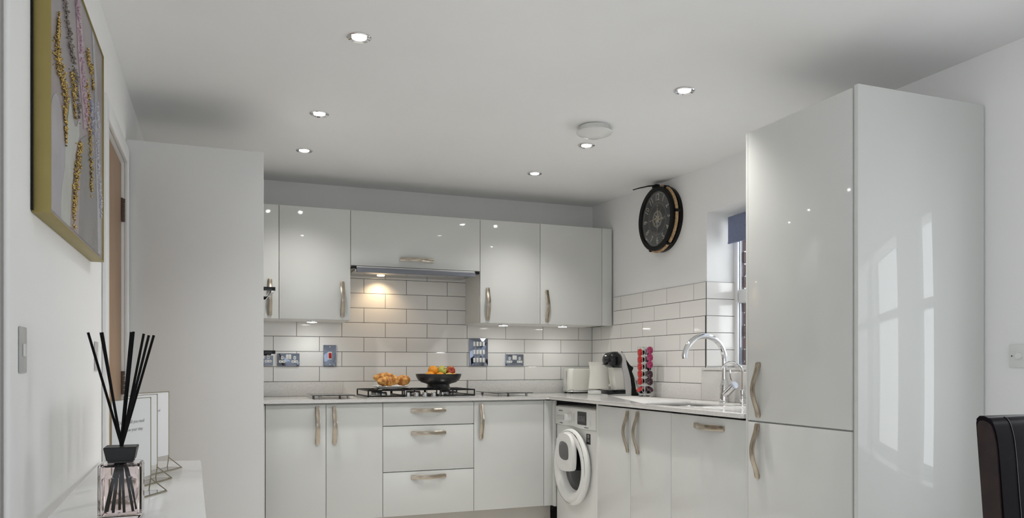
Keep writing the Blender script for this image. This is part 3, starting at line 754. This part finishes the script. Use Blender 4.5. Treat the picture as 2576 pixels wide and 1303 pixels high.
protos = {}
place = {0: ('left column facing front', ['red']*6), 1: ('right column facing front', ['magenta']*3+['dark plum']*3), 2: ('left rear column', ['black plum']*6), 3: ('right rear column', ['black plum']*6)}
pos = ['top', 'second', 'third', 'fourth', 'fifth', 'bottom']
for ci, (c, f) in enumerate(cols):
    for i in range(6):
        kind = place[ci][1][i]; m = {'red': M_capred, 'magenta': M_cappink}.get(kind, M_capdark)
        if kind not in protos: protos[kind] = capsule(m); r = protos[kind]
        else: r = copy_tree(protos[kind])
        z = 1.202+(.014 if ci == 1 and i < 3 else .0)-.0475*i-(.003 if ci == 1 and i >= 3 else 0)
        tilt = .0 if i < 5 else .75
        r.rotation_mode = 'QUATERNION'
        d = (f*math.cos(tilt)+V((0, 0, 1))*math.sin(tilt))
        r.rotation_quaternion = d.to_track_quat('Z', 'Y')
        r.location = c+f*.012+V((0, 0, z)) if i < 5 else c+f*.012+V((0, 0, .960))
        lab = 'red' if kind == 'red' else ('magenta' if kind == 'magenta' else 'dark plum')
        tag(r, '%s foil coffee capsule, %s in the %s' % (lab, pos[i], place[ci][0]), 'coffee capsule', 'coffee capsules in the wire carousel')

# ------------------------------------------------------------------ blind
t = thing('roller_blind', 'blue grey fabric roller blind at the top of the kitchen window', 'blind', (2.93, 3.3, 1.86))
mb = MB(); mb.lathe([(0, 0), (.020, 0), (.020, 1.10), (0, 1.10)], (2.935, 3.872, 2.005), 20, Matrix.Rotation(PI/2, 4, 'X')); mb.build('roller', M_blind, t)
MB().box(2.912, 2.916, 2.77, 3.872, 1.858, 2.018, bev=.001).build('fabric', M_blind, t)
MB().box(2.909, 2.919, 2.77, 3.872, 1.855, 1.866, bev=.002).build('bottom_bar', M_blind, t)

# ------------------------------------------------------------------ wall clock
CM = frame('-X', (2.7785, 4.365, 2.082)); Rk = .215
t = thing('wall_clock', 'round black compass wall clock bound with rope above the metro tiles', 'clock', (2.778, 4.365, 2.082-.22))
MB(CM).lathe([(0, 0), (.214, 0), (.216, .004), (.216, .026), (.205, .030), (0, .030)], n=72).build('back_ring', M_clk, t)
MB(CM).lathe([(.196, .030), (.204, .032), (.204, .060), (.196, .060)], n=72).build('drum', M_clk, t)
MB(CM).lathe([(.178, .058), (.180, .074), (.184, .079), (.204, .079), (.210, .074), (.210, .060), (.204, .058)], n=72).build('bezel', M_clk, t)
mb = MB(CM)
for st_ in range(3):
    pts = []; n = 420
    for i in range(n):
        a = 2*PI*i/n; ph = a*34+st_*2*PI/3; r = .2105+.0048*math.cos(ph); pts.append((r*math.cos(a), r*math.sin(a), .0445+.0052*math.sin(ph)))
    mb.tube(pts, .0062, 6, closed=True)
mb.build('rope', M_rope, t, smooth=80)
for k in range(6):
    a = math.radians(5+60*k); M2 = CM @ Matrix.Rotation(a, 4, 'Z')
    MB(M2).box(.200, .2235, -.009, .009, .028, .062, bev=.002).build('rope_clip', M_clk, t)
fc = MB(CM).lathe([(0, .056), (.182, .056), (.182, .052), (0, .052)], n=64).build('clock_face', M_face, t)
mb = MB(CM)
nums = []
for k in range(1, 13):
    a = PI/2-2*PI*k/12; rot = a-PI/2
    if 4 <= k <= 8: rot += PI
    if k == 3: rot = 0-PI/2
    if k == 9: rot = PI/2
    mb.text(str(k), .064, .143*math.cos(a), .143*math.sin(a), .0567, rot, sx=.8)
mb.build('numerals', M_cream, fc)
mb = MB(CM)
for r in (.105, .172): mb.tube([(r*math.cos(2*PI*i/72), r*math.sin(2*PI*i/72), .0565) for i in range(72)], .0006, 4, closed=True)
for r in (.046, .053): mb.tube([(r*math.cos(2*PI*i/48), r*math.sin(2*PI*i/48), .0565) for i in range(48)], .0018, 4, closed=True)
for k in range(8):
    a = PI/4*k; L_ = .078 if k % 2 == 0 else .046
    for s in (-1, 1):
        p = [(0, 0), (.019*math.cos(a+s*PI/4), .019*math.sin(a+s*PI/4)), (L_*math.cos(a), L_*math.sin(a))]
        if s < 0: mb.prism(p[::-1], .0563, .0569)
        elif k % 2 == 0: mb.tube([(p[1][0], p[1][1], .0566), (p[2][0], p[2][1], .0566)], .0006, 4)
for k in range(24):
    a = 2*PI*k/24; mb.lathe([(0, 0), (.0012, 0), (0, .0006)], (.062*math.cos(a), .062*math.sin(a), .0563), 6)
for s_, x, y in (('N', 0, .088), ('E', .088, 0), ('S', 0, -.088), ('W', -.088, 0)): mb.text(s_, .016, x, y, .0567)
mb.build('compass_rose', M_cream, fc)
def hand(name, ang, L_, w_):
    M2 = CM @ Matrix.Rotation(ang, 4, 'Z')
    mb = MB(M2); mb.prism([(-.035, -.0015), (-.035, .0015), (0, w_*.5), (L_*.55, w_*.4), (L_*.62, w_*1.6), (L_*.70, w_*.4), (L_, 0), (L_*.70, -w_*.4), (L_*.62, -w_*1.6), (L_*.55, -w_*.4), (0, -w_*.5)], .0605, .0615)
    mb.lathe([(0, .0605), (.010, .0605), (.010, .0615), (0, .0615)], (-.042, 0, 0), 12)
    mb.build(name, M_brassy, t)
hand('hour_hand', math.radians(50), .085, .004)
hand('minute_hand', math.radians(-8), .118, .004)
MB(CM).lathe([(0, .0617), (.007, .0617), (.006, .064), (0, .064)], n=16).build('hand_pin', M_brassy, t)
MB(CM).lathe([(0, .068), (.180, .068), (.180, .070), (0, .070)], n=64).build('cover_glass', M_glass, t)
# leather hanging strap flopping forward from the top
mb = MB(CM)
mb.box(-.028, .020, .205, .226, .050, .082, bev=.003)
for s in (-.009, .009): mb.tube([(s, .218, .080), (s-.010, .214, .12), (s*.5-.022, .196, .19), (-.028, .184, .225)], .003, 8)
mb.build('hanging_strap', M_clk, t)

# ------------------------------------------------------------------ downlights and ceiling alarm
def downlight(x, y, label, pw=34):
    z = ceil_z(x, y)
    t = thing('ceiling_downlight', label, 'downlight', (x, y, z), 'recessed downlights in the ceiling')
    MB().lathe([(.047, 0), (.047, -.003), (.043, -.006), (.037, -.004), (.028, -.0015), (.028, -.001), (0, -.001), (0, 0)], (x, y, z-.0002), 40).build('rim', M_chrome, t)
    MB().lathe([(0, -.0035), (.0275, -.0035), (.0275, -.0018), (0, -.0018)], (x, y, z), 32).build('lens', M_led, t)
    s = spot('downlight_lamp', (0, 0, -.007), pw, 113, .026, (1, .98, .95), .95); s.parent = t
for x, y, lab in ((.512, 2.932, 'downlight nearest the camera in the left row'), (.483, 3.893, 'middle downlight of the left row'), (.483, 4.588, 'downlight of the left row nearest the wall cabinets'),
                  (1.975, 2.94, 'downlight of the right row above the fridge end'), (1.953, 3.875, 'downlight right below the round ceiling alarm'), (1.932, 4.575, 'downlight of the right row nearest the wall cabinets')):
    downlight(x, y, lab)
ax, ay = 1.845, 3.57; az = ceil_z(ax, ay)
t = thing('ceiling_alarm', 'round white domed alarm on the ceiling in front of a downlight', 'alarm', (ax, ay, az))
MB().lathe([(0, -.0003), (.078, -.0003), (.078, -.022), (.060, -.024), (0, -.024)], (ax, ay, az-.001), 48).build('base', M_wplastic, t)
MB().lathe([(.079, -.0245), (.092, -.027), (.094, -.031), (.090, -.037), (.040, -.056), (.036, -.058), (0, -.058)], (ax, ay, az), 48).build('cover', M_wplastic, t)

# ------------------------------------------------------------------ tall oven housing on the left
t = thing('tall_oven_housing', 'tall white oven housing, plain grey side panel towards the camera', 'cabinet', (-.08, 4.1, 0))
MB().box(XL+.001, .213, 3.784, 3.804, 0, 2.118, bev=.0012).build('end_panel', M_matte, t)
MB().box(XL+.01, .190, 3.806, 4.385, .1, 2.115).build('carcass', M_carc, t)
MO = frame('+X', (.192, 0, 0))
MB(MO).box(3.807, 4.384, .158, .70, 0, .018, bev=.001).build('door', M_gloss, t)
MB(MO).box(3.807, 4.384, 1.60, 2.113, 0, .018, bev=.001).build('door', M_gloss, t)
def oven(label, z0, z1, hz):
    t = thing('built_in_oven', label, 'oven', (.2, 4.1, z0), 'ovens in the tall housing')
    MB(MO).box(3.809, 4.382, z0, z1, .0005, .018, bev=.002).build('oven_door', M_gblack, t)
    h = MB(MO).box(3.843, 4.352, hz-.014, hz+.002, .058, .074, bev=.002).build('handle', M_chrome, t)
    for y in (3.822, 4.353): MB(MO).box(y, y+.02, hz-.008, hz+.009, .0182, .077, bev=.001).build('handle_bracket', M_gblack, h)
oven('black upper oven edge on with a bar handle', 1.215, 1.595, 1.481); oven('black lower oven edge on with a bar handle', .705, 1.21, 1.178)

# ------------------------------------------------------------------ picture on the left wall
PX0, PX = XL+.001, -.332
PY0, PY1, PZ0, PZ1 = 1.912, 2.760, 1.445, 2.104
t = thing('framed_picture', 'abstract picture with gold beads in a deep gold frame on the left wall', 'picture', (XL, 2.33, PZ0))
mb = MB(); e = .0035
mb.box(PX0, PX, PY0, PY0+e, PZ0, PZ1, bev=.0008); mb.box(PX0, PX, PY1-e, PY1, PZ0, PZ1, bev=.0008)
mb.box(PX0, PX, PY0+e, PY1-e, PZ0, PZ0+e, bev=.0008); mb.box(PX0, PX, PY0+e, PY1-e, PZ1-e, PZ1, bev=.0008)
mb.build('frame', M_goldf, t)
MB().box(PX0, PX0+.004, PY0-.006, PY0, PZ0+.004, PZ1-.004).build('shadow_edge', M_black, t)  # black strip on the wall standing in for the frame's shadow
MPc = frame('+X', (PX-.004, 0, 0))
cv = MB(MPc).box(PY0+e, PY1-e, PZ0+e, PZ1-e, -.01, 0).build('canvas', mat('mauve_canvas', (.33, .285, .29), .3, col2=(.25, .225, .235), nscale=2.2), t)
polys = {'lobe': ([(1.925, 1.68), (1.955, 1.715), (1.987, 1.73), (2.016, 1.73), (2.045, 1.717), (2.081, 1.676), (2.102, 1.637), (2.096, 1.59), (2.06, 1.534), (2.045, 1.494), (2.045, 1.457), (1.925, 1.457)], (.40, .375, .41), 1),
 'pale': ([(2.102, 1.637), (2.123, 1.693), (2.167, 1.777), (2.202, 1.746), (2.231, 1.726), (2.268, 1.737), (2.3, 1.765), (2.306, 1.725), (2.28, 1.697), (2.249, 1.663), (2.213, 1.598), (2.179, 1.52), (2.173, 1.457), (2.045, 1.457), (2.045, 1.494), (2.06, 1.534), (2.096, 1.59)], (.50, .51, .47), 1.4),
 'grey': ([(2.332, 1.722), (2.436, 1.761), (2.558, 1.772), (2.598, 1.64), (2.658, 1.554), (2.684, 1.457), (2.45, 1.457), (2.287, 1.457), (2.306, 1.556)], (.21, .20, .195), 1.8),
 'rose': ([(2.173, 1.457), (2.179, 1.52), (2.287, 1.688), (2.332, 1.722), (2.306, 1.556), (2.287, 1.457)], (.34, .27, .26), 2.2),
 'rib': ([(2.526, 2.092), (2.558, 2.092), (2.623, 1.983), (2.64, 1.831), (2.675, 1.668), (2.711, 1.564), (2.711, 1.464), (2.649, 1.457), (2.632, 1.574), (2.598, 1.735), (2.574, 1.966)], (.42, .42, .44), 2.6),
 'pink': ([(2.249, 2.058), (2.290, 2.092), (2.345, 2.036), (2.379, 1.942), (2.436, 1.873), (2.48, 1.799), (2.379, 1.762), (2.325, 1.858), (2.28, 1.947)], (.47, .35, .39), 3.0)}
for nm, (p, colr, lay) in polys.items():
    MB(MPc).prism(p, .0002, .0006*lay).build({'lobe': 'lavender_pour', 'pale': 'pale_pour', 'grey': 'grey_pour', 'rose': 'rose_pour', 'rib': 'white_ribbon', 'pink': 'pink_ribbon'}[nm], mat(nm+'_resin', colr, .25, noise=.12, nscale=9), cv)
clus = {'goldA': ([(2.011, 1.908, .007), (2.001, 1.866, .012), (1.996, 1.837, .0285), (2.001, 1.812, .043), (2.035, 1.792, .0545), (2.075, 1.778, .0465), (2.096, 1.752, .0315), (2.091, 1.703, .0185), (2.102, 1.65, .0055)], 420, .0032, M_gold, 'gold_beads'),
 'goldB': ([(2.179, 1.843, .034), (2.213, 1.825, .0295), (2.208, 1.788, .0175), (2.237, 1.746, .006)], 110, .003, M_gold, 'gold_beads'),
 'dark': ([(2.086, 1.985, .0315), (2.112, 1.959, .0245), (2.139, 1.931, .0245), (2.167, 1.903, .0225), (2.208, 1.888, .0235), (2.243, 1.861, .0185), (2.268, 1.818, .019), (2.3, 1.776, .0125)], 130, .0034, M_dgem, 'smoky_beads'),
 'goldC': ([(2.436, 1.99, .018), (2.465, 1.973, .0335), (2.503, 1.97, .031), (2.534, 1.923, .012)], 90, .0034, M_gold, 'gold_beads'),
 'goldD': ([(2.428, 1.898, .025), (2.443, 1.875, .0255), (2.45, 1.822, .0145), (2.48, 1.762, .019), (2.495, 1.709, .023), (2.503, 1.654, .0155), (2.51, 1.609, .0075)], 160, .003, M_gold, 'gold_beads'),
 'goldE': ([(2.325, 1.707, .0135), (2.287, 1.667, .0315), (2.262, 1.62, .028), (2.237, 1.573, .0245), (2.219, 1.529, .0265), (2.208, 1.481, .0085)], 210, .0034, M_gold, 'gold_beads'),
 'pinkc': ([(2.268, 2.066, .022), (2.293, 2.015, .0225), (2.325, 1.954, .023), (2.359, 1.891, .027), (2.4, 1.839, .035), (2.428, 1.787, .032)], 160, .0035, mat('pink_crystal', (.50, .36, .42), .2), 'pink_crystals'),
 'lil': ([(2.495, 1.881, .023), (2.518, 1.842, .035), (2.526, 1.798, .02)], 60, .0035, mat('lilac_crystal', (.40, .40, .50), .2), 'lilac_crystals'),
 'white': ([(2.623, 1.911, .0215), (2.64, 1.843, .0215), (2.632, 1.768, .021), (2.658, 1.701, .0175), (2.693, 1.635, .018), (2.702, 1.587, .0135)], 130, .0035, mat('white_crystal', (.55, .55, .62), .2), 'white_crystals')}
for nm, (path, cnt, rad, m, pn_) in clus.items():
    mb = MB(MPc)
    for i in range(int(cnt*1.5)):
        s = random.random()*(len(path)-1); k = int(s); f = s-k; a, b = path[k], path[k+1]
        w_ = a[2]+(b[2]-a[2])*f; y = a[0]+(b[0]-a[0])*f+random.gauss(0, .62)*w_; z = a[1]+(b[1]-a[1])*f+random.gauss(0, .009)
        r = rad*random.uniform(.35, 1.15)
        if not (PY0+.014 < y < PY1-.014 and PZ0+.014 < z < PZ1-.014): continue
        bmesh.ops.create_icosphere(mb.bm, subdivisions=1, radius=r, matrix=MPc @ Matrix.Translation((y, z, .001+r*.8)))
    o = mb.build(pn_, m, cv, smooth=0); o['kind'] = 'stuff'

# ------------------------------------------------------------------ marble console against the left wall
z1 = .785
t = thing('console_table', 'white marble topped console table along the left wall', 'console table', (-.2, 2.2, 0))
top = [(-.366, 2.945), (-.046, 2.872), (-.005, 1.30), (-.322, 1.30)]
MB().prism(top, z1-.03, z1, bev=.002).build('table_top', M_marble, t)
for x, y in ((-.30, 1.36), (-.06, 1.36), (-.33, 2.84), (-.09, 2.80)):
    MB().box(x-.02, x+.02, y-.02, y+.02, 0, z1-.031, bev=.003).build('leg', M_wplastic, t)
# reed diffuser
dx, dy = -.190, 1.862
t = thing('reed_diffuser', 'pink tinted square glass reed diffuser with black reeds on the marble console', 'reed diffuser', (dx, dy, z1))
def rbox(mb, h, z0, z1_, r, rev=False):
    p = rrect(dx-h, dx+h, dy-h, dy+h, r, 4); mb.prism(p, z0, z1_, bev=min(.006, r*.6))
mb = MB(); rbox(mb, .0425, z1+.0006, z1+.119, .011)
out = mb
out.lathe([(.016, z1+.1195), (.016, z1+.124), (.012, z1+.124), (.012, z1+.1195)], (dx, dy, 0), 24)
out.build('bottle', M_pglass, t)
mb = MB(); p = rrect(dx-.0365, dx+.0365, dy-.0365, dy+.0365, .009, 4); mb.prism(p, z1+.010, z1+.113, bev=.004)
# inner cavity: reversed shell
bm_ = mb.bm
bmesh.ops.recalc_face_normals(bm_, faces=bm_.faces); bmesh.ops.reverse_faces(bm_, faces=bm_.faces)
mb.build('inner_glass', M_pglass, t, fix=False)
mb = MB(); mb.prism(rrect(dx-.0363, dx+.0363, dy-.0363, dy+.0363, .009, 4), z1+.0102, z1+.088, bev=.003); mb.build('scented_oil', M_liquid, t)
mb = MB(); a = [mb.v(dx+x*.0265, dy+y*.0265, z1+.124) for x, y in ((-1, -1), (1, -1), (1, 1), (-1, 1))]
b = [mb.v(dx+x*.0325, dy+y*.0325, z1+.154) for x, y in ((-1, -1), (1, -1), (1, 1), (-1, 1))]
mb.bm.faces.new(a[::-1]); mb.bm.faces.new(b)
for i in range(4): mb.bm.faces.new([a[i], a[(i+1) % 4], b[(i+1) % 4], b[i]])
bmesh.ops.bevel(mb.bm, geom=list(mb.bm.edges), offset=.0015, segments=2, affect='EDGES')
mb.box(dx-.0245, dx+.0245, dy-.0245, dy+.0245, z1+.1195, z1+.1238, bev=.001)
mb.build('cap', mat('black_wood_cap', (.012, .012, .013), .4, bump=.2, bscale=120), t)
for k, (tx, ty, zt_, bx_, by_) in enumerate(((-.254, 1.86, .400, .022, .012), (-.2285, 1.85, .400, .018, -.012), (-.232, 1.90, .402, .006, -.02), (-.170, 1.85, .402, -.020, .0), (-.168, 1.88, .404, -.004, .016), (-.146, 1.86, .399, -.010, -.016), (-.1345, 1.84, .395, -.022, -.01), (-.126, 1.86, .396, -.014, .014))):
    MB().tube([(dx+bx_*1.35, dy+by_*1.35, z1+.014), (dx+bx_*.1, dy+by_*.1, z1+.146), (tx, ty, z1+zt_)], .0027, 10).build('reed', M_reed, t)

# acrylic sign holders: each leaf stands with a sloping foot
def sign(label, far, near, text):
    f, n = V((*far, 0)), V((*near, 0)); d = (f-n); L_ = d.length; u = d.normalized(); nr = V((u.y, -u.x, 0))
    R = Matrix.Identity(4)
    for j, c in enumerate((u, V((0, 0, 1)), nr)):
        for i in range(3): R[i][j] = c[i]
    M = Matrix.Translation((n.x, n.y, z1)) @ R
    t = thing('sign_holder', label, 'sign holder', (n.x, n.y, z1), 'clear sign holders on the marble console')
    H = .243
    MB(M).box(.002, L_-.002, .042, H, .0022, .0034).build('card', M_paper, t)
    MB(M).box(.001, L_-.001, .003, .004, -.001, .047).build('acrylic_foot', M_glass, t)
    mb = MB(M); w_ = .0016
    mb.tube([(0, .034, .003), (0, H+.003, .003), (L_, H+.003, .003), (L_, .034, .003)], w_, 6)
    mb.tube([(0, .034, .003), (0, .002, .048), (L_, .002, .048), (L_, .034, .003)], w_, 6)
    mb.tube([(0, .034, .003), (0, .002, -.002), (L_, .002, -.002), (L_, .034, .003)], w_, 6)
    mb.tube([(0, .002, -.002), (0, .002, .048)], w_, 6); mb.tube([(L_, .002, -.002), (L_, .002, .048)], w_, 6)
    mb.build('gold_edge', M_goldacr, t)
    mb = MB(M)
    for i, s in enumerate(text): mb.text(s, .0125, L_*.5, H-.055-.02*i, .0036, thick=.0001)
    mb.build('lettering', M_ink, t)
sign('nearest gold edged sign holder just behind the diffuser', (-.160, 2.215), (-.236, 2.070), ('Scan for all you need', 'to know your stay.'))
sign('middle gold edged sign holder of the three', (-.160, 2.455), (-.232, 2.305), ('Welcome',))
sign('gold edged sign holder furthest away, by the tall panel', (-.142, 2.700), (-.222, 2.545), ('Get connected',))

# ------------------------------------------------------------------ dining chair, bottom right
t = thing('dining_chair', 'dark brown leather high back dining chair in the right foreground', 'chair', (1.8, 1.0, 0))
cx0, cx1 = 1.566, 2.02
side = [(1.181, 1.002), (1.195, 1.004), (1.204, .997), (1.204, .97), (1.190, .80), (1.170, .60), (1.150, .42), (1.100, .42), (1.122, .60), (1.141, .80), (1.152, .93), (1.160, .975), (1.169, .995)]
MX = Matrix(((0, 0, 1, 0), (1, 0, 0, 0), (0, 1, 0, 0), (0, 0, 0, 1)))
side = smooth_poly(side, 4)
MB(MX).prism(side, cx0, cx1, bev=.0025).build('backrest', M_leather, t)
ins = [(y*.86+1.168*.14, z*.985+.005) for y, z in side]
MB(MX).prism(ins, cx0-.004, cx0+.002, bev=.0015).build('side_panel', M_suede, t)
mb = MB(); mb.tube([(cx0+.05, y, z) for y, z in side if y < 1.1785 and .7 < z and (z > .985 or y < 1.165) and (y, z) != side[0]][::-1], .0016, 6); mb.build('piping', M_leather, t)
MB().box(cx0, cx1, .66, 1.10, .41, .49, bev=.02, seg=3).build('seat', M_leather, t)
for x in (cx0+.03, cx1-.03):
    for y in (.69, 1.12): MB().box(x-.02, x+.02, y-.02, y+.02, 0, .415, bev=.003).build('leg', M_black, t)
